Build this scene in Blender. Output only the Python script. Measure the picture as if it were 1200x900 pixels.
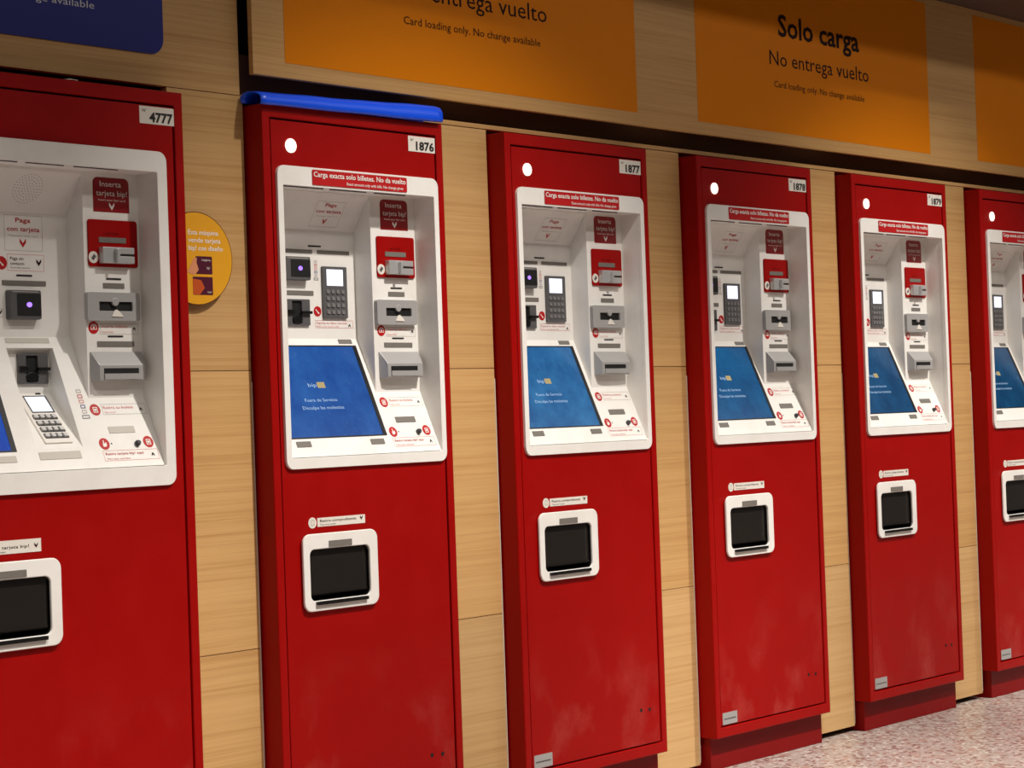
import bpy, bmesh, math, random
from mathutils import Vector, Matrix
for o in list(bpy.data.objects): bpy.data.objects.remove(o)
random.seed(7)
sc = bpy.context.scene
COL = sc.collection
ZO = 0.095                      # height of the kiosk cabinets' lower edge above the floor

# ------------------------------------------------------------------ camera
F, RX, RY, RZ = 2416.17, 0.015015, 0.849843, 0.0352928
fw = Vector((math.sin(RY)*math.cos(RX), math.cos(RY)*math.cos(RX), math.sin(RX)))
rt = Vector((math.cos(RY), -math.sin(RY), 0)); dn = fw.cross(rt)
r2 = math.cos(RZ)*rt + math.sin(RZ)*dn; d2 = -math.sin(RZ)*rt + math.cos(RZ)*dn
cd = bpy.data.cameras.new('camera'); cam = bpy.data.objects.new('camera', cd); COL.objects.link(cam)
cd.sensor_width = 36; cd.lens = F*36/1200; cd.clip_end = 100
m = Matrix((r2, -d2, -fw)).transposed().to_4x4(); m.translation = Vector((-3.16121, -3.50844, 0.953836+ZO))
cam.matrix_world = m; sc.camera = cam

# ------------------------------------------------------------------ light and exposure
w = bpy.data.worlds.new('hall'); sc.world = w; w.use_nodes = True
w.node_tree.nodes['Background'].inputs[0].default_value = (.93, 1.0, .95, 1)
w.node_tree.nodes['Background'].inputs[1].default_value = 0.07
sc.view_settings.view_transform = 'Standard'; sc.view_settings.look = 'None'
sc.view_settings.exposure = -0.08; sc.view_settings.gamma = 1; sc.view_settings.use_curve_mapping = False

def spot(x, y, z, tx, ty, tz, power, size, blend, rad):
    d = bpy.data.lights.new('hall_spot', 'SPOT'); o = bpy.data.objects.new('hall_spot', d); COL.objects.link(o)
    d.energy = power; d.color = (1, .935, .86); d.spot_size = math.radians(size); d.spot_blend = blend; d.shadow_soft_size = rad
    o.location = (x, y, z); o.rotation_euler = (Vector((tx, ty, tz))-Vector((x, y, z))).to_track_quat('-Z', 'Y').to_euler()
for k in range(-1, 4):
    spot(.55+2.3*k, -2.2, 4.0, .55+2.3*k, -.64, 0, (800 if k >= 0 else 500), 59, .85, .07)
def area(x, y, z, tx, ty, tz, sx, sy, power):
    d = bpy.data.lights.new('fill_light', 'AREA'); o = bpy.data.objects.new('fill_light', d); COL.objects.link(o)
    d.shape = 'RECTANGLE'; d.size = sx; d.size_y = sy; d.energy = power; d.color = (1, .935, .86)
    o.location = (x, y, z); o.rotation_euler = (Vector((tx, ty, tz))-Vector((x, y, z))).to_track_quat('-Z', 'Y').to_euler()
area(3, -3.4, 4.05, 3, -3.39, 0, 12, .5, 105)  # added overhead fill strip for soft ambient light, no known fixture

# ------------------------------------------------------------------ materials
def lin(c):
    return tuple((v/255/12.92 if v/255 <= .04045 else ((v/255+.055)/1.055)**2.4) for v in c)+(1,)
def mat(name, rgb, rough=.5, metal=0, spec=.5, emit=None, es=1, coat=0):
    m = bpy.data.materials.new(name); m.use_nodes = True
    b = m.node_tree.nodes['Principled BSDF']
    b.inputs['Base Color'].default_value = lin(rgb); b.inputs['Roughness'].default_value = rough
    b.inputs['Metallic'].default_value = metal; b.inputs['Specular IOR Level'].default_value = spec
    b.inputs['Coat Weight'].default_value = coat
    if emit: b.inputs['Emission Color'].default_value = lin(emit); b.inputs['Emission Strength'].default_value = es
    return m
class N:
    def __init__(s, m): s.t = m.node_tree; s.b = s.t.nodes['Principled BSDF']
    def n(s, kind, **kw):
        o = s.t.nodes.new(kind)
        for k, v in kw.items():
            if k.startswith('i_'):
                key = k[2:]; key = int(key) if key.isdigit() else key.replace('_', ' ')
                o.inputs[key].default_value = v
            else: setattr(o, k, v)
        return o
    def l(s, a, b): s.t.links.new(a, b)
    def ramp(s, fac, stops):
        r = s.n('ShaderNodeValToRGB'); e = r.color_ramp.elements
        while len(e) < len(stops): e.new(.5)
        for q, (p, c) in zip(e, stops): q.position = p; q.color = c
        s.l(fac, r.inputs[0]); return r.outputs[0]
    def mix(s, fac, a, b):
        x = s.n('ShaderNodeMix', data_type='RGBA')
        if hasattr(fac, 'links'): s.l(fac, x.inputs[0])
        else: x.inputs[0].default_value = fac
        for v, i in ((a, 6), (b, 7)):
            if hasattr(v, 'links'): s.l(v, x.inputs[i])
            else: x.inputs[i].default_value = v
        return x.outputs[2]
    def math(s, op, a, b=None):
        x = s.n('ShaderNodeMath', operation=op)
        for v, i in ((a, 0), (b, 1)):
            if v is None: continue
            if hasattr(v, 'links'): s.l(v, x.inputs[i])
            else: x.inputs[i].default_value = v
        return x.outputs[0]
    def coords(s, scale=(1, 1, 1)):
        g = s.n('ShaderNodeNewGeometry'); mp = s.n('ShaderNodeMapping'); mp.inputs['Scale'].default_value = scale
        s.l(g.outputs['Position'], mp.inputs[0]); return mp.outputs[0], g
    def noise(s, co, scale, detail=4, rough=.5):
        x = s.n('ShaderNodeTexNoise'); x.inputs['Scale'].default_value = scale; x.inputs['Detail'].default_value = detail
        x.inputs['Roughness'].default_value = rough; s.l(co, x.inputs['Vector']); return x.outputs['Fac']
    def bump(s, h, strength, dist=.002):
        x = s.n('ShaderNodeBump'); x.inputs['Strength'].default_value = strength; x.inputs['Distance'].default_value = dist
        s.l(h, x.inputs['Height']); s.l(x.outputs[0], s.b.inputs['Normal'])

def red_paint(name, rgb, scuff):
    m = mat(name, rgb, .42, spec=.16); q = N(m)
    co, g = q.coords()
    n1 = q.noise(co, 9, 5, .6); base = lin(rgb)
    c = q.mix(q.ramp(n1, [(.35, (0, 0, 0, 1)), (.7, (1, 1, 1, 1))]), tuple(v*.93 for v in base[:3])+(1,), base)
    if scuff:                                                       # rubbed pale patches where feet and bags hit the door
        sx = q.n('ShaderNodeSeparateXYZ'); q.l(g.outputs['Position'], sx.inputs[0])
        low = q.n('ShaderNodeMapRange', i_1=.52, i_2=.16, i_3=0., i_4=1.); q.l(sx.outputs['Z'], low.inputs[0])
        co2, _ = q.coords((1, 1, .8))
        a = q.ramp(q.noise(co2, 6.5, 4, .6), [(.5, (0, 0, 0, 1)), (.72, (1, 1, 1, 1))])
        b = q.ramp(q.noise(co, 90, 5, .75), [(.38, (.35, .35, .35, 1)), (.75, (1, 1, 1, 1))])
        f = q.math('MULTIPLY', q.math('MULTIPLY', q.math('MULTIPLY', a, b), low.outputs[0]), .34)
        c = q.mix(f, c, lin((205, 120, 108)))
    q.l(c, q.b.inputs['Base Color'])
    rr = q.ramp(n1, [(.3, (.38, .38, .38, 1)), (.8, (.52, .52, .52, 1))]); q.l(rr, q.b.inputs['Roughness'])
    q.bump(q.noise(co, 420, 2), .06, .0006)
    return m
def wood(name, rgb, dark):
    m = mat(name, rgb, .5, spec=.3); q = N(m)
    oi = q.n('ShaderNodeObjectInfo'); g = q.n('ShaderNodeNewGeometry')
    ad = q.n('ShaderNodeVectorMath', operation='ADD'); q.l(g.outputs['Position'], ad.inputs[0])
    sc_ = q.n('ShaderNodeVectorMath', operation='SCALE'); q.l(g.outputs['Position'], sc_.inputs[0]); sc_.inputs[3].default_value = 0
    cm = q.n('ShaderNodeCombineXYZ'); q.l(oi.outputs['Random'], cm.inputs[0]); q.l(oi.outputs['Random'], cm.inputs[2])
    q.l(cm.outputs[0], ad.inputs[1])
    def mp(s):
        x = q.n('ShaderNodeMapping'); x.inputs['Scale'].default_value = s; q.l(ad.outputs[0], x.inputs[0]); return x.outputs[0]
    fine = q.noise(mp((5, 40, 520)), 1, 3, .6); mid = q.noise(mp((1.1, 8, 120)), 1, 4, .65); big = q.noise(mp((.5, 3, 16)), 1, 3, .5)
    s = q.math('ADD', q.math('ADD', q.math('MULTIPLY', fine, .35), q.math('MULTIPLY', mid, .5)), q.math('MULTIPLY', big, .25))
    c = q.ramp(s, [(.4, lin(dark)), (.55, lin(tuple((a+b)/2+4 for a, b in zip(rgb, dark)))), (.72, lin(rgb))])
    hs = q.n('ShaderNodeHueSaturation'); q.l(c, hs.inputs['Color'])
    v = q.n('ShaderNodeMapRange', i_3=.92, i_4=1.06); q.l(oi.outputs['Random'], v.inputs[0]); q.l(v.outputs[0], hs.inputs['Value'])
    q.l(hs.outputs[0], q.b.inputs['Base Color']); q.bump(fine, .08, .001)
    return m
def terrazzo():
    m = mat('terrazzo', (205, 188, 178), .35, spec=.4); q = N(m); co, g = q.coords()
    def chips(scale, thr, col, base, off):
        mp = q.n('ShaderNodeMapping'); mp.inputs['Location'].default_value = (off, off*.7, 0); q.l(co, mp.inputs[0])
        v = q.n('ShaderNodeTexVoronoi', feature='F1'); v.inputs['Scale'].default_value = scale; v.inputs['Randomness'].default_value = 1
        q.l(mp.outputs[0], v.inputs['Vector'])
        sh = q.n('ShaderNodeSeparateColor'); q.l(v.outputs['Color'], sh.inputs[0])
        f = q.math('MULTIPLY', q.math('LESS_THAN', sh.outputs[0], thr), q.math('LESS_THAN', v.outputs['Distance'], .55))
        return q.mix(f, base, col)
    c = q.mix(q.noise(co, 30, 4), lin((182, 172, 164)), lin((158, 146, 140)))
    c = chips(60, .28, lin((140, 108, 102)), c, 1.3); c = chips(85, .2, lin((204, 196, 190)), c, 4.1)
    c = chips(75, .16, lin((124, 92, 84)), c, 7.7); c = chips(38, .12, lin((168, 142, 132)), c, 9.2)
    q.l(c, q.b.inputs['Base Color']); return m
def screen_mat(name, a, b, es):
    m = mat(name, (6, 8, 12), .16, spec=.5); q = N(m); co, g = q.coords()
    n = q.noise(co, 14, 5, .65); n2 = q.noise(co, 70, 3, .6)
    c = q.mix(q.ramp(n, [(.35, (0, 0, 0, 1)), (.7, (1, 1, 1, 1))]), lin(a), lin(b))
    c = q.mix(q.math('MULTIPLY', q.ramp(n2, [(.6, (0, 0, 0, 1)), (.8, (1, 1, 1, 1))]), .12), c, lin((150, 185, 215)))
    q.l(c, q.b.inputs['Emission Color']); q.b.inputs['Emission Strength'].default_value = es
    return m
def speckled(name, rgb, rough, amp, scale):
    m = mat(name, rgb, rough); q = N(m); co, g = q.coords(); n = q.noise(co, scale, 2)
    b = lin(rgb); q.l(q.mix(n, tuple(v*(1-amp) for v in b[:3])+(1,), tuple(min(1, v*(1+amp)) for v in b[:3])+(1,)), q.b.inputs['Base Color'])
    q.bump(n, .2, .001); return m
def white_plastic():
    m = mat('white_plastic', (226, 222, 213), .42, spec=.4); q = N(m); co, g = q.coords()
    n = q.ramp(q.noise(co, 7, 5, .65), [(.45, (0, 0, 0, 1)), (.8, (1, 1, 1, 1))])
    q.l(q.mix(q.math('MULTIPLY', n, .35), lin((240, 238, 233)), lin((208, 198, 188))), q.b.inputs['Base Color'])
    return m
M = dict(
 red=red_paint('red_paint', (156, 4, 2), True), frame=red_paint('red_frame_paint', (156, 4, 2), False),
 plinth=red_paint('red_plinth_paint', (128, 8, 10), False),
 white=white_plastic(), sticker=mat('sticker_white', (232, 226, 216), .45), print_red=mat('print_red', (185, 20, 24), .4),
 print_pink=mat('print_pink', (214, 120, 120), .5), outline=mat('print_grey', (176, 170, 160), .5),
 maroon=mat('print_maroon', (140, 12, 18), .35), black=mat('print_black', (28, 24, 24), .5), ink=mat('print_ink', (34, 8, 5), .6, spec=.15),
 inkw=mat('print_white', (238, 232, 225), .45), dark=mat('black_plastic', (18, 17, 17), .3), slot=mat('slot_black', (8, 8, 8), .6),
 grey=mat('grey_metal_paint', (172, 171, 170), .38, metal=.2), greyd=mat('dark_grey_plastic', (88, 87, 88), .4),
 label=speckled('label_grey', (116, 111, 104), .6, .25, 500), label2=speckled('label_pale_grey', (196, 190, 180), .6, .12, 500),
 chrome=mat('chrome', (206, 206, 206), .36, metal=.55), smoke=mat('smoked_plastic', (34, 30, 27), .22, spec=.5),
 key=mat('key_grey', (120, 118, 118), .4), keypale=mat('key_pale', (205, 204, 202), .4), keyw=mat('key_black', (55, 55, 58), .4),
 lcd=mat('lcd', (230, 235, 250), .3, emit=(225, 232, 255), es=.9),
 light=mat('status_lamp', (255, 250, 240), .3, emit=(255, 238, 222), es=1.6),
 glow=mat('scanner_glow', (40, 20, 80), .3, emit=(150, 110, 255), es=2.2),
 wood=wood('oak_veneer', (208, 168, 112), (182, 138, 84)), woodlow=wood('oak_veneer_pale', (210, 174, 122), (186, 146, 94)), woods=wood('oak_sign_board', (202, 160, 104), (180, 136, 80)),
 orange=mat('orange_film', (220, 126, 0), .5, spec=.12), blue=mat('blue_film', (32, 38, 120), .4, spec=.3),
 sheet=mat('blue_sheet', (8, 84, 245), .35, spec=.5), floor=terrazzo(), ceil=mat('soffit_paint', (70, 48, 34), .7),
 batten=mat('batten_brown', (104, 66, 36), .8), cavity=mat('cavity_dark', (30, 24, 20), .8), hall=mat('hall_ceiling', (170, 160, 150), .8), pale=mat('pale_edge', (214, 202, 184), .5),
 yellow=mat('yellow_print', (226, 160, 22), .45), rim=mat('brown_rim', (92, 50, 16), .5), purple=mat('card_purple', (78, 14, 40), .4),
 hand=mat('hand_print', (214, 140, 96), .5), cardo=mat('card_orange', (190, 80, 30), .4), paleprint=mat('print_pale', (196, 196, 204), .5), paper=mat('paper', (235, 228, 224), .6),
 holes=mat('speaker_holes', (140, 132, 120), .7))
SCREENS = {0: screen_mat('screen_blue', (24, 84, 168), (44, 108, 190), .8), 1: screen_mat('screen_azure', (26, 98, 160), (54, 132, 192), .8),
           2: screen_mat('screen_teal', (0, 84, 140), (12, 110, 168), .75), 3: screen_mat('screen_deep_teal', (10, 72, 118), (30, 98, 148), .75),
           4: screen_mat('screen_dim_teal', (8, 70, 112), (26, 94, 140), .7), -1: screen_mat('screen_cobalt', (14, 70, 180), (30, 100, 205), .8)}
LOGO = mat('logo_yellow', (20, 20, 20), .4, emit=(205, 180, 120), es=.8); SCRT = mat('screen_text', (20, 20, 20), .4, emit=(175, 205, 235), es=.95)

# ------------------------------------------------------------------ geometry helpers
class Plane:                                     # a plane that holds the x direction: y = y0 + k (z - z0)
    def __init__(s, y0, z0=0., k=0.):
        s.y0, s.z0, s.k = y0, z0, k; s.n = Vector((0, -1, k)).normalized()
    def at(s, x, z, n=0.): return Vector((x, s.y0+s.k*(z-s.z0), z+ZO)) + s.n*n
FRONT = Plane(0); RC = Plane(.066); BACK = Plane(.125); SLANT = Plane(0, .873, 1/2.25); SLOPE = Plane(.066, 1.5, -.711)
DOOR = Plane(.0025); PAD = Plane(.02, .918, 1/1.06); NICHE = Plane(.13)

def rrect(x0, z0, x1, z1, r=0, seg=4, corners=(1, 1, 1, 1)):          # corners: bl br tr tl
    out = []
    for i, (cx, cz, a) in enumerate(((x0+r, z0+r, 180), (x1-r, z0+r, 270), (x1-r, z1-r, 0), (x0+r, z1-r, 90))):
        if r <= 0 or not corners[i]:
            out.append(((x0, z0), (x1, z0), (x1, z1), (x0, z1))[i]); continue
        for k in range(seg+1):
            t = math.radians(a+90*k/seg); out.append((cx+r*math.cos(t), cz+r*math.sin(t)))
    return out
def disc(cx, cz, r, rz=None, seg=20):
    rz = rz or r
    return [(cx+r*math.cos(2*math.pi*k/seg), cz+rz*math.sin(2*math.pi*k/seg)) for k in range(seg)]
class B:                                          # collects shapes, then links ONE mesh object
    def __init__(s): s.bm = bmesh.new()
    def plate(s, pl, poly, n0, n1, inset=0):
        c = (sum(p[0] for p in poly)/len(poly), sum(p[1] for p in poly)/len(poly))
        a = [s.bm.verts.new(pl.at(x, z, n0)) for x, z in poly]
        b = [s.bm.verts.new(pl.at(x+(c[0]-x)*inset, z+(c[1]-z)*inset, n1)) for x, z in poly]
        s.bm.faces.new(b); s.bm.faces.new(a[::-1])
        for i in range(len(poly)):
            j = (i+1) % len(poly); s.bm.faces.new((a[i], a[j], b[j], b[i]))
        return s
    def box(s, x0, y0, z0, x1, y1, z1):
        v = [s.bm.verts.new((x, y, z+ZO)) for x in (x0, x1) for y in (y0, y1) for z in (z0, z1)]
        for f in ((0, 1, 3, 2), (4, 6, 7, 5), (0, 4, 5, 1), (2, 3, 7, 6), (0, 2, 6, 4), (1, 5, 7, 3)): s.bm.faces.new([v[i] for i in f])
        return s
    def quad(s, *p):
        s.bm.faces.new([s.bm.verts.new((q[0], q[1], q[2]+ZO)) for q in p]); return s
    def ring(s, pl, outer, inner, n0, n1):        # plate with a hole
        bm = s.bm; L = []
        for loop in (outer, inner):
            vs = [bm.verts.new(pl.at(x, z, n1)) for x, z in loop]
            L.append([bm.edges.new((vs[i], vs[(i+1) % len(vs)])) for i in range(len(vs))]); 
        g = bmesh.ops.triangle_fill(bm, edges=L[0]+L[1], use_beauty=True, use_dissolve=False)
        fs = [f for f in g['geom'] if isinstance(f, bmesh.types.BMFace)]
        for f in fs:
            f.normal_update()
            if f.normal.dot(pl.n) < 0: f.normal_flip()
        e = bmesh.ops.extrude_face_region(bm, geom=fs)
        # the extruded copy stays in front; the originals go back
        bmesh.ops.translate(bm, verts=[v for v in e['geom'] if isinstance(v, bmesh.types.BMVert)], vec=pl.n*0)
        old = set(v for f in fs if f.is_valid for v in f.verts)
        bmesh.ops.translate(bm, verts=list(old), vec=pl.n*(n0-n1))
        return s
    def cells(s, xs, zs, y0, y1, holes=()):       # slab on a grid of cuts with some cells left open
        nx, nz = len(xs)-1, len(zs)-1; solid = {(i, j) for i in range(nx) for j in range(nz)}-set(holes); V = {}
        def v(i, j, k):
            if (i, j, k) not in V: V[i, j, k] = s.bm.verts.new((xs[i], (y0, y1)[k], zs[j]+ZO))
            return V[i, j, k]
        for i, j in solid:
            s.bm.faces.new((v(i, j, 0), v(i+1, j, 0), v(i+1, j+1, 0), v(i, j+1, 0)))
            s.bm.faces.new((v(i, j+1, 1), v(i+1, j+1, 1), v(i+1, j, 1), v(i, j, 1)))
            for (di, dj, a, b) in ((-1, 0, (i, j+1), (i, j)), (1, 0, (i+1, j), (i+1, j+1)), (0, -1, (i, j), (i+1, j)), (0, 1, (i+1, j+1), (i, j+1))):
                if (i+di, j+dj) not in solid:
                    s.bm.faces.new((v(*b, 0), v(*a, 0), v(*a, 1), v(*b, 1)))
        return s
    def lathe(s, pl, cx, cz, prof, seg=16):       # profile of (radius, height) along the plane normal
        u = Vector((1, 0, 0)); w_ = pl.n.cross(u); c = pl.at(cx, cz); rows = []
        for r, h in prof:
            rows.append([s.bm.verts.new(c+pl.n*h+(u*math.cos(t)+w_*math.sin(t))*r) for t in [2*math.pi*k/seg for k in range(seg)]])
        for a, b in zip(rows, rows[1:]):
            for k in range(seg): s.bm.faces.new((a[k], a[(k+1) % seg], b[(k+1) % seg], b[k]))
        s.bm.faces.new(rows[-1]); return s
    def build(s, name, material, parent=None, bevel=0, label=None, smooth=False, fix=True):
        me = bpy.data.meshes.new(name)
        if fix: bmesh.ops.recalc_face_normals(s.bm, faces=s.bm.faces[:])
        s.bm.to_mesh(me); s.bm.free(); me.materials.append(M[material] if isinstance(material, str) else material)
        o = bpy.data.objects.new(name, me); COL.objects.link(o)
        if parent: o.parent = parent
        if label: o['label'] = label
        if smooth:
            for p in me.polygons: p.use_smooth = True
        if bevel:
            b = o.modifiers.new('bevel', 'BEVEL'); b.width = bevel; b.segments = 2; b.limit_method = 'ANGLE'; b.angle_limit = math.radians(40)
        return o
TXT = {}
def text_shape(s, bold=0.):
    if (s, bold) not in TXT:
        c = bpy.data.curves.new('lettering', 'FONT'); c.body = s; c.size = 1; c.resolution_u = 2; c.offset = bold; c.fill_mode = 'FRONT'
        o = bpy.data.objects.new('lettering', c); me = bpy.data.meshes.new_from_object(o)
        vs = [(v.co.x, v.co.y) for v in me.vertices]; fs = [tuple(p.vertices) for p in me.polygons]
        x0, x1 = min(v[0] for v in vs), max(v[0] for v in vs); y0, y1 = min(v[1] for v in vs), max(v[1] for v in vs)
        bpy.data.objects.remove(o); bpy.data.curves.remove(c); bpy.data.meshes.remove(me)
        TXT[s, bold] = (vs, fs, x0, x1, y0, y1)
    return TXT[s, bold]
def put_text(b, pl, s, x0, x1, z0, z1=None, n=.0008, bold=0., cap=None):
    """flat print fitted between x0 and x1; z0..z1 is the box of the ink, or z0 = baseline and cap = capital height"""
    vs, fs, a0, a1, b0, b1 = text_shape(s, bold)
    kx = (x1-x0)/(a1-a0)
    if cap: kz = cap/.73; zz = lambda y: z0+y*kz
    else: kz = (z1-z0)/(b1-b0); zz = lambda y: z0+(y-b0)*kz
    V = [b.bm.verts.new(pl.at(x0+(x-a0)*kx, zz(y), n)) for x, y in vs]
    for f in fs:
        try: b.bm.faces.new([V[i] for i in f])
        except ValueError: pass
    return b
def lettering(parent, pl, material, lines, name='lettering', n=.0008):
    b = B()
    for ln in lines: put_text(b, pl, *ln[:4], **dict({'n': n}, **(ln[4] if len(ln) > 4 else {})))
    return b.build(name, material, parent, fix=False)
def flat(b, pl, poly, n):
    b.bm.faces.new([b.bm.verts.new(pl.at(x, z, n)) for x, z in poly]); return b
def chevron(b, pl, cx, cz, s, up=False, n=.0008, t=.5):
    d = -1 if up else 1
    for sx in (-1, 1):
        p = [(cx, cz-d*s*.5), (cx+sx*s*.62, cz+d*s*.35), (cx+sx*s*.62, cz+d*s*(.35+t*1.3)), (cx, cz-d*s*.5+d*s*t*1.4)]
        flat(b, pl, p if sx*d > 0 else p[::-1], n)
    return b
def outline(b, pl, x0, z0, x1, z1, t=.0007, n=.0004):
    for p in (rrect(x0, z0, x1, z0+t), rrect(x0, z1-t, x1, z1), rrect(x0, z0+t, x0+t, z1-t), rrect(x1-t, z0+t, x1, z1-t)): flat(b, pl, p, n)
    return b
def tag(o, label, cat, group=None):
    o['label'] = label; o['category'] = cat
    if group: o['group'] = group
    return o
def structure(o): o['kind'] = 'structure'; return o
def empty(name, x, y=0, z=0):
    o = bpy.data.objects.new(name, None); COL.objects.link(o); o.location = (x, y, z); o.empty_display_size = .2; return o

# ------------------------------------------------------------------ the setting
P, W, H = 0.8351, 0.60, 1.6855
AX = -P+.603                                    # right side of the wide kiosk
kx = [P*m for m in range(5)]
WY = .058
floor = structure(B().box(-9, -9, -ZO-.1, 14, .30, -ZO).build('floor', 'floor'))
wall = structure(B().box(-9, .20, -ZO, 14, .30, 4.1).build('wall_back', 'cavity'))
structure(B().box(-9, -9, 4.1, 14, .30, 4.25).build('ceiling', 'hall'))
structure(B().box(-9, -.38, 2.325, 14, .199, 4.09).build('trim_1', 'ceil'))
TOPZ = 1.708
def wood_panel(x0, x1, z0, z1, m='wood'):
    return B().box(x0+.0008, WY, z0+.0008, x1-.0008, WY+.02, z1-.0008).build('wood_panel', m, wall, bevel=.0007)
edges = [(-9., AX-.84-.004)]
gaps = [(AX+.004, kx[0]-.005)]+[(kx[i]+W+.004, kx[i+1]-.005) for i in range(4)]+[(kx[4]+W+.004, kx[4]+W+.7)]
for i, (x0, x1) in enumerate(gaps):
    for z0, z1 in ((-.078, .4405), (.4405, 1.0765), (1.0765, TOPZ if i == 0 else 1.698)): wood_panel(x0, x1, z0, z1, 'woodlow' if z0 < 0 and i else 'wood')
wood_panel(AX-.84-1.2, AX-.84-.004, -.078, TOPZ)
wood_panel(-2.4, -.012, TOPZ, 2.324)
wood_panel(-.0105, 5.2, 1.6985, 1.7115)
B().box(-.0105, .086, 1.69, 5.2, .094, 1.81).build('backing_board', 'batten', wall)
wood_panel(kx[4]+W+.7, 7.2, -.078, TOPZ)
for x0, x1 in gaps[:5]:                          # pale raw edge of the cladding beside each kiosk
    B().box(x1-.003, WY-.0012, -.07, x1, WY, 1.05).build('edge_strip', 'pale', wall)

# ------------------------------------------------------------------ kiosks
def plate_part(name, material, parent, pl, poly, t, bevel=0, n0=0, inset=0, label=None):
    return B().plate(pl, poly, n0, t, inset).build(name, material, parent, bevel, label)
def icon(parent, pl, x, z, kind, r=.0135, squash=1.0):
    o = plate_part('round_icon', 'print_red', parent, pl, disc(x, z, r, r*squash), .0006)
    b = B()
    if kind == 'note':
        outline(b, pl, x-.008, z-.0045*squash, x+.008, z+.0045*squash, .0014, .001); flat(b, pl, disc(x, z, .0025, .0025*squash, 8), .001)
        flat(b, pl, rrect(x-.006, z+.006*squash, x+.006, z+.0075*squash), .001)
    elif kind == 'hand':
        flat(b, pl, rrect(x-.0045, z-.007*squash, x+.003, z+.001*squash), .001); flat(b, pl, rrect(x-.0025, z+.001*squash, x-.0002, z+.0085*squash), .001)
        flat(b, pl, rrect(x+.003, z-.005*squash, x+.0055, z+.003*squash), .001)
    elif kind == 'phone':
        flat(b, pl, [(x-.005, z+.006*squash), (x-.007, z+.004*squash), (x+.003, z-.007*squash), (x+.006, z-.004*squash), (x-.001, z+.001*squash)][::1], .001)
    else:
        outline(b, pl, x-.006, z-.007*squash, x+.006, z+.006*squash, .0018, .001); flat(b, pl, rrect(x-.003, z-.003*squash, x+.003, z+.002*squash), .001)
    b.build('pictogram', 'inkw', o, fix=False)
    return o
def kiosk_case(root, X0, X1, bz, op, tray):
    """cabinet, plinth, door, white surround; bz/op = x0,x1,z0,z1 of the surround and its opening"""
    B().cells([X0, X0+.0235, X1-.0235, X1], [0, .03, H-.03, H], 0, .16, [(1, 1)]).box(X0+.01, .155, .01, X1-.01, .16, H-.01).build('cabinet', 'frame', root, .003)
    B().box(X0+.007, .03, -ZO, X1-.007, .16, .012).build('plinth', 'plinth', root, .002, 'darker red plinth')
    g = .006; t = tray
    B().cells([X0+.0275, min(op[0], t[0])-g, max(op[0]-g, t[0]-g) if op[0] != t[0] else t[0], t[1]+g, op[1]+g, X1-.0275],
              [.034, t[2]-g, t[3]+g, op[2]-g, op[3]+g, H-.0345], .0025, .024,
              ([(2, 1)] if op[0] < t[0] else [(1, 1), (2, 1)])+[(1, 3), (2, 3), (3, 3)]).build('door', 'red', root, .0012)
    B().ring(FRONT, rrect(bz[0], bz[2], bz[1], bz[3], .022, 6), rrect(op[0], op[2], op[1], op[3], .003, 2), -.006, .005).build('surround', 'white', root, .0025)
def recess(root, op, rx, niche=None):
    x0, x1, z0, z1 = op[0]-.0008, op[1]+.0008, op[2]-.0008, op[3]+.0008; d, s = .125, .066; zs = .873+2.25*s; zb = .873+2.25*d; zc = 1.5-(d-s)/.711
    b = B(); F0 = .0035
    b.quad((x0, F0, z1), (x1, F0, z1), (x1, s, z1), (x0, s, z1))                      # lip
    b.quad((x0, s, z1), (rx, s, z1), (rx, s, 1.5), (x0, s, 1.5)); b.quad((x0, s, 1.5), (rx, s, 1.5), (rx, d, zc), (x0, d, zc))  # sloping roof
    b.quad((x0, d, zc), (rx, d, zc), (rx, d, zb), (x0, d, zb))                              # deep back
    b.quad((rx, s, z1), (x1, s, z1), (x1, s, zs), (rx, s, zs))                              # shallow back
    b.bm.faces.new([b.bm.verts.new((rx, y, z+ZO)) for y, z in ((s, z1), (d, zc), (d, zb), (s, zs))])
    for xx in (x0, x1):
        b.bm.faces.new([b.bm.verts.new((xx, y, z+ZO)) for y, z in ((F0, z1), (s, z1), (s, 1.5), (d, zc), (d, zb), (.0045, z0+.0035), (F0, z0))])
    b.quad((rx, 0, .873), (x1, 0, .873), (x1, s, zs), (rx, s, zs))
    def sl(xa, xb, ya=0, yb=d): b.quad((xa, ya, .873+2.25*ya), (xb, ya, .873+2.25*ya), (xb, yb, .873+2.25*yb), (xa, yb, .873+2.25*yb))
    if niche:
        nx0, nx1 = niche; yt = .1145; zt = .873+2.25*yt; yn = .13; zn = .918+1.06*(yn-.02)
        sl(x0, nx0); sl(nx1, rx); sl(nx0, nx1, 0, .02); sl(nx0, nx1, yt, d)
        b.quad((nx0, yt, zt), (nx1, yt, zt), (nx1, yn, zt-.004), (nx0, yn, zt-.004))
        b.quad((nx0, yn, zt-.004), (nx1, yn, zt-.004), (nx1, yn, zn), (nx0, yn, zn))
        b.quad((nx0, yn, zn), (nx1, yn, zn), (nx1, .02, .918), (nx0, .02, .918))
        for xx in (nx0, nx1): b.bm.faces.new([b.bm.verts.new((xx, y, z+ZO)) for y, z in ((yt, zt), (yn, zt-.004), (yn, zn), (.02, .918))])
    else: sl(x0, rx)
    b.quad((x0, F0, z0), (x1, F0, z0), (x1, .0045, .883), (x0, .0045, .883))
    bmesh.ops.remove_doubles(b.bm, verts=b.bm.verts[:], dist=.0003)
    b.build('recess', 'white', root)
def slits(root, xs, z):
    for a, c in xs: B().box(a, .0045, z-.0012, c, .0065, z+.0018).build('lip_slot', 'greyd', root)

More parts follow.
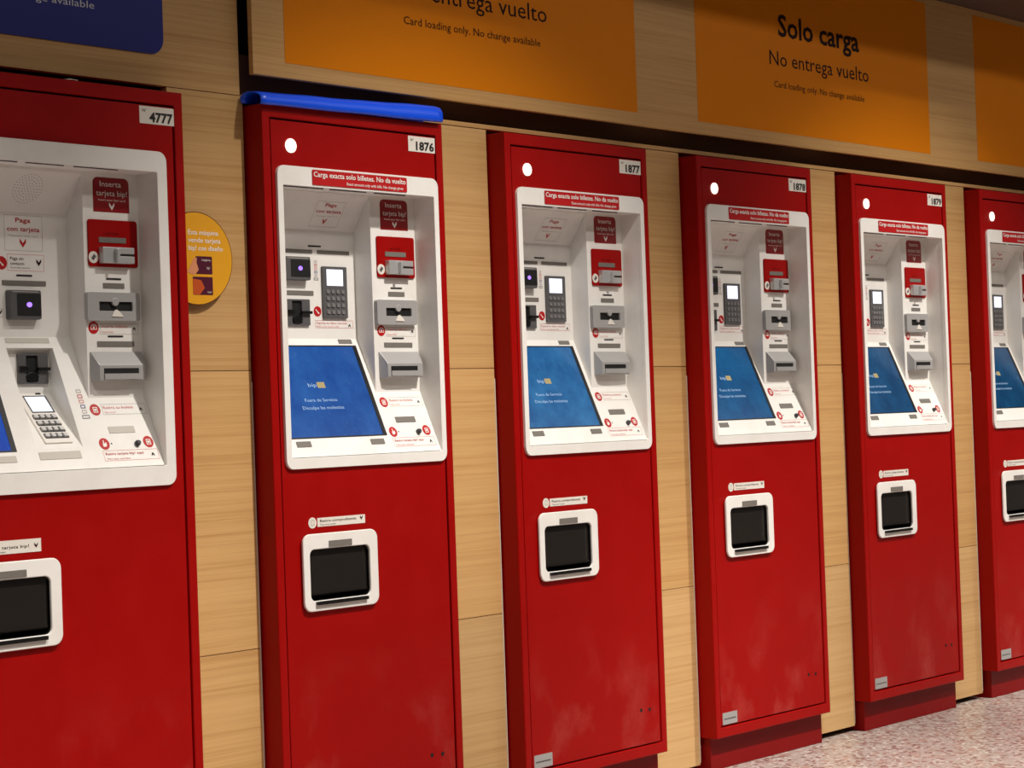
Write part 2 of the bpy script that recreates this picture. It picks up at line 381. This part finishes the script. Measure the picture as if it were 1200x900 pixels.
def right_column(root, dx, letters=True):
    X = lambda v: v+dx
    # instruction plate on top
    o = plate_part('insert_sticker', 'maroon', root, RC, rrect(X(.437), 1.4215, X(.533), 1.496, .012, 4, (0, 0, 1, 1)), .0008)
    lettering(o, RC, 'inkw', [('Inserta', X(.455), X(.512), 1.4765, dict(cap=.0125)), ('tarjeta bip!', X(.445), X(.527), 1.4565, dict(cap=.0125)), ('Insert your bip! card', X(.450), X(.522), 1.4455, dict(cap=.0045))], n=.0014)
    chevron(B(), RC, X(.4855), 1.4315, .0115, n=.0014).build('arrow', 'inkw', o, fix=False)
    # card module
    o = plate_part('card_module', 'red', root, RC, rrect(X(.4185), 1.3027, X(.5500), 1.4043, .006), .004, .001)
    lettering(o, RC, 'ink', [('LECTOR', X(.462), X(.500), 1.3725, dict(cap=.004))], n=.0048)
    B().plate(RC, rrect(X(.4455), 1.355, X(.518), 1.3665, .001), .004, .0052).build('name_plate', 'label', o)
    x0, x1, z0, z1 = X(.4445), X(.5285), 1.310, 1.3445
    b = B().box(x0, .046, z0, x1-.052, .0625, z1)
    b.box(x1-.052, .046, z0, x1, .0625, 1.3255).box(x1-.052, .046, 1.3305, x1, .0625, z1).box(x1-.052, .056, 1.3255, x1, .0625, 1.3305)
    b.box(x0+.030, .036, z0+.004, x0+.038, .047, z1-.004)
    b.build('card_slot', 'chrome', o, .0012, 'chrome card slot')
    B().box(x1-.050, .0475, 1.3262, x1-.001, .050, 1.3298).build('slot_opening', 'slot', o)
    q = B().plate(RC, disc(X(.4302), 1.3225, .0128), .004, .0048).build('round_sticker', 'sticker', o)
    r = math.radians(35); pts = [(-.006, -.004), (.006, -.004), (.006, .004), (-.006, .004)]; r = math.radians(50)
    # slit and plate
    plate_part('led_slit', 'dark', root, RC, rrect(X(.465), 1.2758, X(.505), 1.2793, .0012), .0012)
    plate_part('label_plate', 'label', root, RC, rrect(X(.456), 1.257, X(.5128), 1.2682, .001), .0012)
    # banknote slot
    x0, x1, z0, z1 = X(.405), X(.545), 1.186, 1.2475
    pf = Plane(.054)
    o = B().ring(pf, rrect(x0, z0, x1, z1, .006), rrect(x0+.031, 1.2075, x1-.02, 1.2275, .001, 1), -.012, 0).build('banknote_slot', 'grey', root, .0018, 'grey banknote slot')
    B().box(x0+.029, .0595, 1.206, x1-.018, .061, 1.229).build('slot_mouth', 'slot', o)
    b = B().lathe(Plane(.054), x0+.074, 1.2275, [(.0092, -.004), (.0092, .0003), (.007, .001)], 14); b.build('slot_guide', 'grey', o)
    B().plate(pf, [(x0+.062, 1.1955), (x0+.094, 1.195), (x0+.083, 1.206), (x0+.076, 1.2105), (x0+.070, 1.209)], .0005, .002).build('slot_tongue', 'sticker', o)
    # icon line under it
    icon(root, RC, X(.4275), 1.172, 'note')
    b = outline(B(), RC, X(.4445), 1.158, X(.547), 1.181); b.build('print_frame', 'outline', root, fix=False)
    lettering(root, RC, 'print_pink', [('Inserta billetes', X(.449), X(.518), 1.1725, dict(cap=.0062)), ('Insert bills', X(.449), X(.480), 1.1615, dict(cap=.0036))])
    chevron(B(), RC, X(.536), 1.1715, .006, True).build('arrow', 'ink', root, fix=False)
    plate_part('led_slit', 'dark', root, RC, rrect(X(.4645), 1.152, X(.505), 1.1552, .0012), .0012)
    plate_part('label_plate', 'label', root, RC, rrect(X(.4357), 1.131, X(.5345), 1.1427, .001), .0012)
    # receipt outlet with sloping hood
    x0, x1, z0, z1 = X(.4155), X(.5525), 1.0555, 1.120
    b = B(); F_ = .042
    prof = [(.0655, z0), (F_+.002, z0+.001), (F_, z0+.004), (F_, 1.090), (F_+.0025, 1.094), (.0635, z1), (.0655, z1)]
    def hood(a, c, pr, ins):
        A_ = [b.bm.verts.new((a+(ins if y < .06 else 0), y, z+ZO)) for y, z in pr]; C_ = [b.bm.verts.new((c-(ins if y < .06 else 0), y, z+ZO)) for y, z in pr]
        b.bm.faces.new(A_); b.bm.faces.new(C_[::-1])
        for i in range(len(pr)): j = (i+1) % len(pr); b.bm.faces.new((A_[i], A_[j], C_[j], C_[i]))
    hood(x0, x1, prof, .007)
    o = b.build('receipt_outlet', 'grey', root, .0015, 'grey receipt outlet with sloping hood')
    B().box(x0+.018, F_-.0006, 1.0625, x1-.026, F_+.004, 1.084).build('outlet_mouth', 'slot', o)
    B().box(x0+.018, F_-.003, 1.060, x1-.026, F_+.003, 1.0725).build('outlet_sill', 'grey', o)
    # slanted lower shelf
    sq = .914
    icon(root, SLANT, X(.416), .996, 'ticket', squash=sq)
    outline(B(), SLANT, X(.434), .985, X(.5515), 1.0075).build('print_frame', 'outline', root, fix=False)
    lettering(root, SLANT, 'print_pink', [('Retira tu boleta', X(.438), X(.518), .9975, dict(cap=.006)), ('Take receipt', X(.438), X(.468), .9885, dict(cap=.0035))])
    chevron(B(), SLANT, X(.5375), .9965, .006, True).build('arrow', 'ink', root, fix=False)
    plate_part('label_plate', 'label2' if dx else 'label', root, SLANT, rrect(X(.435), .945, X(.5035), .959, .001), .0012)
    icon(root, SLANT, X(.4125), .923, 'hand', squash=sq); icon(root, SLANT, X(.530), .924, 'ticket', squash=sq)
    plate_part('camera_hole', 'dark', root, SLANT, disc(X(.4315), .923, .0018, .0017, 8), .0006)
    B().lathe(SLANT, X(.498), .9205, [(.0065, 0), (.0065, .006), (.0045, .008), (.0045, .010)], 14).build('lock', 'keyw', root, label='dark round lock')
    outline(B(), SLANT, X(.402), .8865, X(.5475), .9085).build('print_frame', 'print_pink', root, fix=False)
    lettering(root, SLANT, 'print_red', [('Retira tarjeta bip! aqui', X(.408), X(.508), .899, dict(cap=.0056)), ('Take your card here', X(.408), X(.469), .8893, dict(cap=.0036))])
    chevron(B(), SLANT, X(.532), .8985, .006, True).build('arrow', 'ink', root, fix=False)
    # card pictogram on the round sticker
    b = B(); cx, cz = X(.4302), 1.3225
    flat(b, RC, [(cx+u*math.cos(r)-v*math.sin(r), cz+u*math.sin(r)+v*math.cos(r)) for u, v in pts], .0053)
    b.build('card_pictogram', 'greyd', q, fix=False)

def number_plate(root, x0, num):
    o = plate_part('number_plate', 'sticker', root, DOOR, rrect(x0, 1.6105, x0+.0945, 1.6485, .001), .001)
    lettering(o, DOOR, 'black', [(num, x0+.0265, x0+.0905, 1.6155, dict(cap=.021, bold=.03)), ('N°', x0+.008, x0+.019, 1.636, dict(cap=.0065))], n=.0018)
    return o
def tray(root, x0, wide_text, dxl=0):
    x1, z0, z1 = x0+.2409, .516, .695
    wx0, wx1, wz0, wz1 = x0+.0205, x0+.2140, .540, .659
    o = B().ring(DOOR, rrect(x0, z0, x1, z1, .022, 6), rrect(wx0, wz0, wx1, wz1, .014, 5), .003, .010).build('tray_surround', 'white', root, .002, 'white rounded surround')
    b = B().ring(Plane(-.0004), rrect(wx0-.004, wz0-.004, wx1+.004, wz1+.004, .016, 5), rrect(wx0+.0005, wz0+.0005, wx1-.0005, wz1-.0005, .014, 5), -.07, 0)
    b.box(wx0-.004, .079, wz0-.004, wx1+.004, .081, wz1+.004).build('tray_box', 'dark', o)
    b = B().box(wx0+.002, .0045, wz0+.012, wx1-.002, .0075, wz1-.002).box(wx0+.004, .0015, wz0+.0155, wx1-.004, .005, wz0+.018)
    b.build('tray_flap', 'smoke', o)
    B().plate(DOOR, rrect(x0+.034, .5305, x0+.1995, .5385, .001), .010, .0165).build('tray_lip', 'dark', o)
    B().plate(DOOR, rrect(x0+.0805, .662, x0+.155, .6765, .001), .010, .0112).build('label_plate', 'label', o)
    a = x0+.0555+dxl
    q = plate_part('tray_sticker', 'sticker', root, DOOR, rrect(a, .710, x0+.2105+dxl*.0+(.0 if not wide_text else -.011), .7305 if not wide_text else .737, .001), .0008)
    e = x0+.2105-(.011 if wide_text else 0)
    lettering(q, DOOR, 'black', [(wide_text or 'Retira comprobante', a+.008, e-.030, .7205, dict(cap=.0062)), ('Take your receipt', a+.008, a+.058, .713, dict(cap=.0036))], n=.0014)
    chevron(B(), DOOR, e-.0125, .722, .007, n=.0014).build('arrow', 'ink', q, fix=False)
    q = plate_part('round_sticker', 'sticker', root, DOOR, disc(a-.0155, .720, .0128), .0008)
    b = outline(B(), DOOR, a-.0205, .714, a-.0105, .727, .001, .0014); b.build('pictogram', 'outline', q, fix=False)
def paid_sticker(root, pl, x0, z0, x1, z1):
    b = outline(B(), pl, x0, z0, x1, z1); o = b.build('payment_print', 'outline', root, fix=False)
    h = z1-z0; c = (x0+x1)/2
    lettering(root, pl, 'print_red', [('Paga', c-.0195, c+.0185, z0+h*.80, dict(cap=h*.135, bold=.01)), ('con tarjeta', c-.041, c+.041, z0+h*.55, dict(cap=h*.135, bold=.01))], n=.0006)
    lettering(root, pl, 'outline', [('Payment with card', c-.036, c+.036, z0+h*.40, dict(cap=h*.05))], n=.0006)
    chevron(B(), pl, c-.002, z0+h*.18, h*.17, n=.0006).build('arrow', 'print_red', root, fix=False)
def reader(root, pl, x0, x1, z0, z1):
    o = B().ring(pl, rrect(x0, z0, x1, z1, .002, 2), rrect(x0+.020, z0+.004, x1-.026, z1-.004, .002, 2), 0, .006).build('card_reader', 'greyd', root, .0012, 'dark card reader')
    b = B().plate(pl, rrect(x0+.018, z0+.002, x1-.024, z1-.002), .0002, .001); b.build('reader_throat', 'slot', o)
    zc = (z0+z1)/2
    b = B().plate(pl, rrect(x1-.030, zc-.004, x1+.001, zc+.003, .001, 2), .005, .014).plate(pl, rrect(x0+.001, zc-.005, x0+.024, zc+.006, .001, 2), .004, .011)
    b.plate(pl, disc((x0+x1)/2-.004, zc-.017, .016, .010, 12), .001, .009); b.build('reader_guide', 'dark', o, .0008)
def scanner(root, x0, x1, z0, z1, pl):
    o = B().plate(pl, rrect(x0, z0, x1, z1, .004), 0, .018, .02).build('code_scanner', 'greyd', root, .0015, 'grey code scanner with dark window')
    y = Plane(pl.y0-.018)
    q = B().plate(y, rrect(x0+.017, z0+.008, x1-.002, z1-.008, .002), 0, .0008).build('scanner_window', 'slot', o)
    B().plate(y, disc(x0+.047, (z0+z1)/2, .0068, .0055, 12), .0008, .0012).build('scanner_light', 'glow', q)
    flat(B(), y, rrect(x0+.006, z1-.005, x1-.008, z1-.0035), .0003).build('scanner_mark', 'outline', o, fix=False)
def screen(root, x0, x1, z0, z1, key, tx):
    o = B().ring(SLANT, rrect(x0, z0, x1, z1), rrect(x0+.003, z0+.0025, x1-.0125, z1-.003), -.001, .0012).build('touch_screen', 'dark', root, label='blue touch screen in a black border')
    p = B().plate(SLANT, rrect(x0+.002, z0+.002, x1-.0125, z1-.002), -.001, .0004).build('display', SCREENS[key], o)
    if tx:
        lettering(o, SLANT, SCRT, [('Fuera de Servicio', .158+tx, .263+tx, 1.0015, dict(cap=.0078)), ('Disculpe las molestias', .143+tx, .277+tx, .983, dict(cap=.0082)), ('bip', .184+tx, .212+tx, 1.037, dict(cap=.009))], n=.0008)
        b = flat(B(), SLANT, rrect(.214+tx, 1.034, .239+tx, 1.048), .0007); b.build('logo', LOGO, o, fix=False)
    return p
def bullets(root, pl, x, z0, z1, big=1.):
    mats = ['outline', 'print_red', 'print_pink', 'blue', 'outline', 'greyd']
    n = len(mats)
    for i, mm in enumerate(mats):
        z = z1-(z1-z0)*(i+.5)/n; w_ = (.0045 if i < 5 else .007)*big
        b = outline(B(), pl, x-w_, z-.0028*big, x+w_, z+.0028*big, .0012*big, .0005); b.build('card_mark', mm, root, fix=False)

def make_kiosk():
    root = empty('ticket_kiosk', 0)
    bz, op = (.0375, .5733, .8464, 1.5468), (.0544, .557, .8715, 1.5015)
    kiosk_case(root, 0, W, bz, op, (.0911, .2966, .534, .665))
    recess(root, op, .4018); slits(root, [(.0565, .190), (.212, .331), (.358, .466)], 1.5)
    B().lathe(DOOR, .0877, 1.594, [(.0165, 0), (.0165, .003), (.012, .0042)], 22).build('status_lamp', 'light', root, label='lit round white lamp')
    o = plate_part('notice_plate', 'print_red', root, Plane(-.006), rrect(.1455, 1.5063, .461, 1.542, .003), .0006)
    lettering(o, Plane(-.006), 'inkw', [('Carga exacta solo billetes. No da vuelto', .1495, .456, 1.5258, dict(cap=.0125, bold=.018)), ('Exact amount only with bills. No change given', .256, .447, 1.5115, dict(cap=.007, bold=.01))], n=.0012)
    right_column(root, 0)
    paid_sticker(root, SLOPE, .2445, 1.4255, .337, 1.4825)
    plate_part('label_plate', 'label', root, BACK, rrect(.150, 1.3600, .2595, 1.3688, .001), .0012)
    plate_part('label_plate', 'label', root, BACK, rrect(.2764, 1.3600, .3835, 1.3688, .001), .0012)
    plate_part('led_slit', 'dark', root, BACK, rrect(.247, 1.3762, .289, 1.3797, .001), .0012)
    scanner(root, .156, .238, 1.293, 1.350, BACK)
    bullets(root, BACK, .2700, 1.2945, 1.345)
    plate_part('label_plate', 'label', root, BACK, rrect(.164, 1.2585, .2594, 1.2695, .001), .0012)
    reader(root, BACK, .164, .242, 1.1858, 1.2485)
    o = plate_part('card_terminal', 'greyd', root, BACK, rrect(.2865, 1.2042, .3685, 1.330, .003), .006, .001, label='grey payment terminal with keypad')
    B().plate(BACK, rrect(.300, 1.2832, .354, 1.3228), .006, .0066).build('terminal_display', 'lcd', o)
    b = B()
    for i in range(4):
        for j in range(4): b.plate(BACK, rrect(.2965+.0165*j, 1.214+.0165*i, .2965+.0165*j+.0115, 1.214+.0165*i+.010, .002, 2), .006, .0085, .12)
    k = b.build('keys', 'key', o); k['kind'] = 'stuff'
    icon(root, BACK, .2712, 1.2204, 'phone', .0125)
    outline(B(), BACK, .263, 1.1805, .389, 1.199).build('print_frame', 'print_pink', root, fix=False)
    lettering(root, BACK, 'print_pink', [('Ingresa tu clave secreta', .267, .368, 1.1905, dict(cap=.0056)), ('Enter your secret code', .267, .340, 1.183, dict(cap=.0034))])
    chevron(B(), BACK, .377, 1.1885, .006, True).build('arrow', 'ink', root, fix=False)
    screen(root, .071, .388, .9155, 1.1375, 0, .0001)
    for x0, x1, z0, z1 in ((.0855, .131, .896, .909), (.326, .3715, .895, .908), (.334, .379, 1.1422, 1.1525)):
        plate_part('label_plate', 'label', root, SLANT, rrect(x0, z0, x1, z1, .001), .0012)
    number_plate(root, .479, '1876')
    tray(root, .0766, None)
    o = plate_part('asset_plate', 'grey', root, DOOR, rrect(.0335, .0365, .106, .0705, .001), .001, label='small grey asset plate')
    flat(B(), DOOR, rrect(.040, .051, .099, .054), .0016).build('print_line', 'greyd', o, fix=False)
    for x_, z_ in ((.489, .129), (.527, .127)): B().lathe(DOOR, x_, z_, [(.0052, 0), (.0052, .0008), (.003, .0004)], 12).build('screw_hole', 'slot', root)
    return root
def copy_tree(o, parent=None):
    c = o.copy(); COL.objects.link(c)
    if parent: c.parent = parent
    for ch in list(o.children): copy_tree(ch, c)
    return c
GR = 'row of red ticket kiosks'
k0 = make_kiosk()
tag(k0, 'red ticket kiosk number 1876 with a bright blue sheet over its top', 'kiosk', GR)
labels = {1: 'red ticket kiosk with number plate 1877, right of the blue-topped kiosk',
          2: 'red ticket kiosk with number plate 1878, under the sign reading Solo carga',
          3: 'red ticket kiosk with number plate 1879, second from the right edge of the photo',
          4: 'red ticket kiosk at the far right end, cut off by the photo edge'}
for mm in range(1, 5):
    r = copy_tree(k0); r.location.x = P*mm; tag(r, labels[mm], 'kiosk', GR)
    for ch in list(r.children):
        if ch.name.startswith('number_plate'):
            for q in list(ch.children): bpy.data.objects.remove(q)
            bpy.data.objects.remove(ch)
        elif ch.name.startswith('touch_screen'):
            for q in ch.children:
                if q.name.startswith('display'):
                    q.data = q.data.copy(); q.data.materials[0] = SCREENS[mm]
    number_plate(r, .479, str(1876+mm))

def make_wide_kiosk():
    root = empty('ticket_kiosk', -P)
    X0, X1 = .603-.84, .603
    bz, op = (-.205, .5495, .829, 1.551), (-.185, .523, .8715, 1.506)
    t0 = -.0035
    kiosk_case(root, X0, X1, bz, op, (t0+.0145, t0+.2200, .534, .665))
    recess(root, op, .3752, (.205, .322))
    slits(root, [(-.05, .06), (.0865, .170), (.19, .285), (.31, .425)], 1.505)
    B().lathe(DOOR, -.15, 1.6, [(.0175, .0), (.0172, .004), (.012, .0052)], 22).build('status_lamp', 'light', root)
    right_column(root, -.0335)
    # loudspeaker holes in the sloping roof
    b = B(); n = 0
    for rr in (0, .007, .014, .021, .028, .035):
        for k in range(max(1, int(rr/.007*6))):
            t = 2*math.pi*k/max(1, int(rr/.007*6)); flat(b, SLOPE, disc(.255+rr*math.cos(t), 1.464+rr*math.sin(t)*.8, .0012, .001, 6), .0004)
    o = b.build('speaker_grille', 'holes', root, fix=False); o['kind'] = 'stuff'
    paid_sticker(root, BACK, .2165, 1.336, .3125, 1.411)
    outline(B(), BACK, .2217, 1.2936, .3142, 1.3285).build('print_frame', 'print_pink', root, fix=False)
    lettering(root, BACK, 'ink', [('Paga sin', .229, .262, 1.3165, dict(cap=.0068)), ('contacto', .229, .264, 1.306, dict(cap=.0068)), ('Contactless payment', .229, .278, 1.299, dict(cap=.003))])
    chevron(B(), BACK, .301, 1.310, .010).build('arrow', 'ink', root, fix=False)
    icon(root, BACK, .207, 1.309, 'phone', .014)
    plate_part('led_slit', 'dark', root, BACK, rrect(.2434, 1.2822, .2829, 1.2856, .001), .0012)
    plate_part('label_plate', 'label', root, BACK, rrect(.207, 1.2624, .3173, 1.273, .001), .0012)
    scanner(root, .214, .293, 1.190, 1.2525, BACK)
    outline(B(), BACK, .120, 1.195, .2085, 1.213).build('print_frame', 'outline', root, fix=False)
    chevron(B(), BACK, .2005, 1.205, .007).build('arrow', 'ink', root, fix=False)
    # keypad niche
    plate_part('label_plate', 'label2', root, SLANT, rrect(.208, 1.141, .318, 1.1515, .001), .0012)
    reader(root, NICHE, .2405, .3165, 1.055, 1.119)
    o = plate_part('card_terminal', 'inkw', root, PAD, rrect(.2335, .9275, .3035, 1.029, .002), .004, .001, label='white payment terminal with keypad')
    b = B().ring(PAD, rrect(.245, .9905, .3025, 1.0265), rrect(.2475, .9925, .2985, 1.0245), .004, .0052); b.build('display_frame', 'greyd', o)
    B().plate(PAD, rrect(.247, .992, .299, 1.025), .004, .0046).build('terminal_display', 'lcd', o)
    for i in range(4): B().plate(PAD, rrect(.2395, .9362+.0132*i, .2995, .9465+.0132*i, .002, 2), .004, .0052).build('key_shadow', 'keyw', o)  # dark strip per row paints the shadows around the keys
    for i in range(4):
        for j in range(4):
            xx, zz = .2405+.0150*j, .9375+.0132*i
            B().plate(PAD, rrect(xx, zz, xx+.0115, zz+.0078, .002, 2), .004, .0085, .15).build('key', 'keypale', o)
    plate_part('terminal_sensor', 'dark', root, PAD, rrect(.285, 1.0325, .298, 1.0355, .001), .001)
    bullets(root, SLANT, .3535, .976, 1.042, 1.35)
    plate_part('label_plate', 'label2', root, SLANT, rrect(.207, .8955, .3115, .911, .001), .0012)
    screen(root, -.160, .156, .9145, 1.137, -1, None)
    plate_part('label_plate', 'label2', root, SLANT, rrect(.105, .893, .150, .906, .001), .0012)
    number_plate(root, .485, '4777')
    tray(root, t0, 'Retira tarjeta bip!')
    return root
kA = make_wide_kiosk()
tag(kA, 'extra wide red ticket kiosk number 4777 with white keypad, cut off at left edge', 'kiosk', GR)

# ------------------------------------------------------------------ signs
board = empty('sign_board', -.02, .02, 1.754+ZO)
def rel(o, root): o.matrix_parent_inverse = Matrix.Translation(root.location).inverted(); return o
rel(B().box(-.004, .019, 1.7535, 6.4, .034, 2.3245).build('board', 'woods', board, .0015), board)
rel(B().box(.06, .0342, 1.80, 6.4, .199, 2.3245).build('mounting_frame', 'cavity', board, label='dark frame behind the board'), board)
SP = Plane(.019)
for i in range(4):
    dx = (-1.62, 0, 1.66, 3.33)[i]
    o = rel(plate_part('orange_panel', 'orange', board, SP, rrect(1.715+dx, 1.7895, 3.046+dx, 2.303), .0008), board)
    for ln in (('Solo carga', 2.146+dx, 2.612+dx, 2.0895, dict(cap=.069, bold=.022)), ('No entrega vuelto', 2.094+dx, 2.664+dx, 1.9960, dict(cap=.047)),
               ('Card loading only. No change available', 2.115+dx, 2.634+dx, 1.9285, dict(cap=.0205))):
        full, x0, x1, zb, kw = ln; bd = kw.get('bold', 0.); F_ = text_shape(full, bd); sx = (x1-x0)/(F_[3]-F_[2]); ws = full.split(' ')
        for q in range(len(ws)):                                    # each word an object of its own
            e = text_shape(' '.join(ws[:q+1]), bd)[3]; T = text_shape(ws[q], bd); xe = x0+(e-F_[2])*sx
            lettering(o, SP, 'ink', [(ws[q], xe-(T[3]-T[2])*sx, xe, zb, kw)], n=.0014)
tag(board, 'long oak sign board with orange Solo carga panels above the red kiosks', 'sign')
bs = empty('sign_board', -P-.4, WY, 1.777+ZO); SB = Plane(WY-.0005)
rel(B().plate(SB, rrect(-1.7-P, 1.776, .6015-P, 2.30, .036, 8), 0, .003).build('blue_panel', 'blue', bs, .0008), bs)
rel(lettering(bs, SB, 'paleprint', [('No change available', .150-P, .4142-P, 1.8558, dict(cap=.0165))], n=.0036), bs)
tag(bs, 'dark blue sign with rounded corner and white lettering above the wide kiosk', 'sign')

# yellow round notice, cut straight where it meets the wide kiosk
cx, cz, rd, xc = -.1705, 1.3275, .1045, AX+.0045
def cut_disc(r): return [(x, z) for x, z in disc(cx, cz, r, None, 64) if x > xc+.0005]
def closed(r):
    pts = cut_disc(r); h = math.sqrt(r*r-(xc-cx)**2)
    pts = sorted(pts, key=lambda p: math.atan2(p[1]-cz, p[0]-cx)); return [(xc, cz-h)]+pts+[(xc, cz+h)]
dr_ = empty('round_notice', cx, WY, cz+ZO)
rel(B().plate(Plane(WY), closed(rd), .008, .016).build('disc', 'rim', dr_), dr_)
rel(B().plate(Plane(WY), disc(cx+.02, cz, .03), .0, .008).build('spacer', 'rim', dr_), dr_)
f = rel(B().plate(Plane(WY-.016), closed(rd-.002), 0, .0006).build('disc_print', 'yellow', dr_, label='yellow printed face'), dr_)
YP = Plane(WY-.0166)
lettering(f, YP, 'inkw', [('Esta máquina', -.1935, -.106, 1.3805, dict(cap=.0115, bold=.01)), ('vende tarjeta', -.1935, -.100, 1.363, dict(cap=.0115, bold=.01)), ('bip! con diseño', -.1935, -.094, 1.3455, dict(cap=.0115, bold=.01))], n=.0005)
for (a, z0, z1, mm) in ((-.174, 1.2925, 1.3325, 'purple'), (-.184, 1.246, 1.2865, 'purple')):
    b = flat(B(), YP, rrect(a, z0, -.1265, z1, .002, 2), .0003).build('card_print', mm, f, fix=False)
b = flat(B(), YP, [(-.2, 1.296), (-.178, 1.290), (-.166, 1.302), (-.172, 1.318), (-.170, 1.329), (-.180, 1.326), (-.19, 1.310)], .0005).build('hand_print', 'hand', f, fix=False)
b = flat(B(), YP, [(-.184, 1.247), (-.165, 1.2465), (-.150, 1.262), (-.160, 1.279), (-.184, 1.282)], .0005).build('card_motif', 'cardo', f, fix=False)
lettering(f, YP, 'inkw', [('TARJETA', -.158, -.131, 1.322, dict(cap=.004)), ('bip!', -.142, -.134, 1.304, dict(cap=.006)), ('bip!', -.142, -.131, 1.251, dict(cap=.004))], n=.0007)
tag(dr_, 'yellow round notice on the oak wall beside the wide kiosk', 'sign')

# blue plastic sheet curled over the second kiosk's top
b = B(); rows = []
nseg = 30
for i in range(nseg+1):
    t = i/nseg; x = -.015+.603*t; lift = .0125*t+.0004*math.sin(9*t)+.0003*math.sin(23*t+1)
    top = 1.7125+lift*1.6; lo = 1.6805+.0075*t+.0005*math.sin(14*t)
    pr = [(.0535, 1.690), (.0545, 1.704), (.047, top-.002), (.030, top+.001), (.010, top-.001), (-.008, top-.008), (-.0155, (top+lo)/2+.002), (-.0165, lo+.007), (-.0145, lo), (-.0085, lo-.0005)]
    rows.append([b.bm.verts.new((x, y, z+ZO)) for y, z in pr])
for a, c in zip(rows, rows[1:]):
    for k in range(len(a)-1): b.bm.faces.new((a[k], a[k+1], c[k+1], c[k]))
o = b.build('plastic_sheet', 'sheet', None, smooth=True)
s_ = o.modifiers.new('thick', 'SOLIDIFY'); s_.thickness = .0018; s_.offset = -1
tag(o, 'bright blue plastic sheet curled over the top of kiosk 1876', 'sheet')
# scrap of paper on the wide kiosk's top edge
b = B(); vs = [b.bm.verts.new((x-P, y, z+ZO)) for x, y, z in ((.292, .004, H+.0006), (.326, .004, H+.0006), (.324, .03, H+.0008), (.295, .028, H+.004), (.300, -.003, H+.0016), (.322, -.003, H+.001))]
b.bm.faces.new((vs[0], vs[1], vs[2], vs[3])); b.bm.faces.new((vs[0], vs[4], vs[5], vs[1]))
o = b.build('paper_scrap', 'paper'); s_ = o.modifiers.new('thick', 'SOLIDIFY'); s_.thickness = .0004
tag(o, 'tiny white paper scrap on the top edge of the wide kiosk', 'paper')
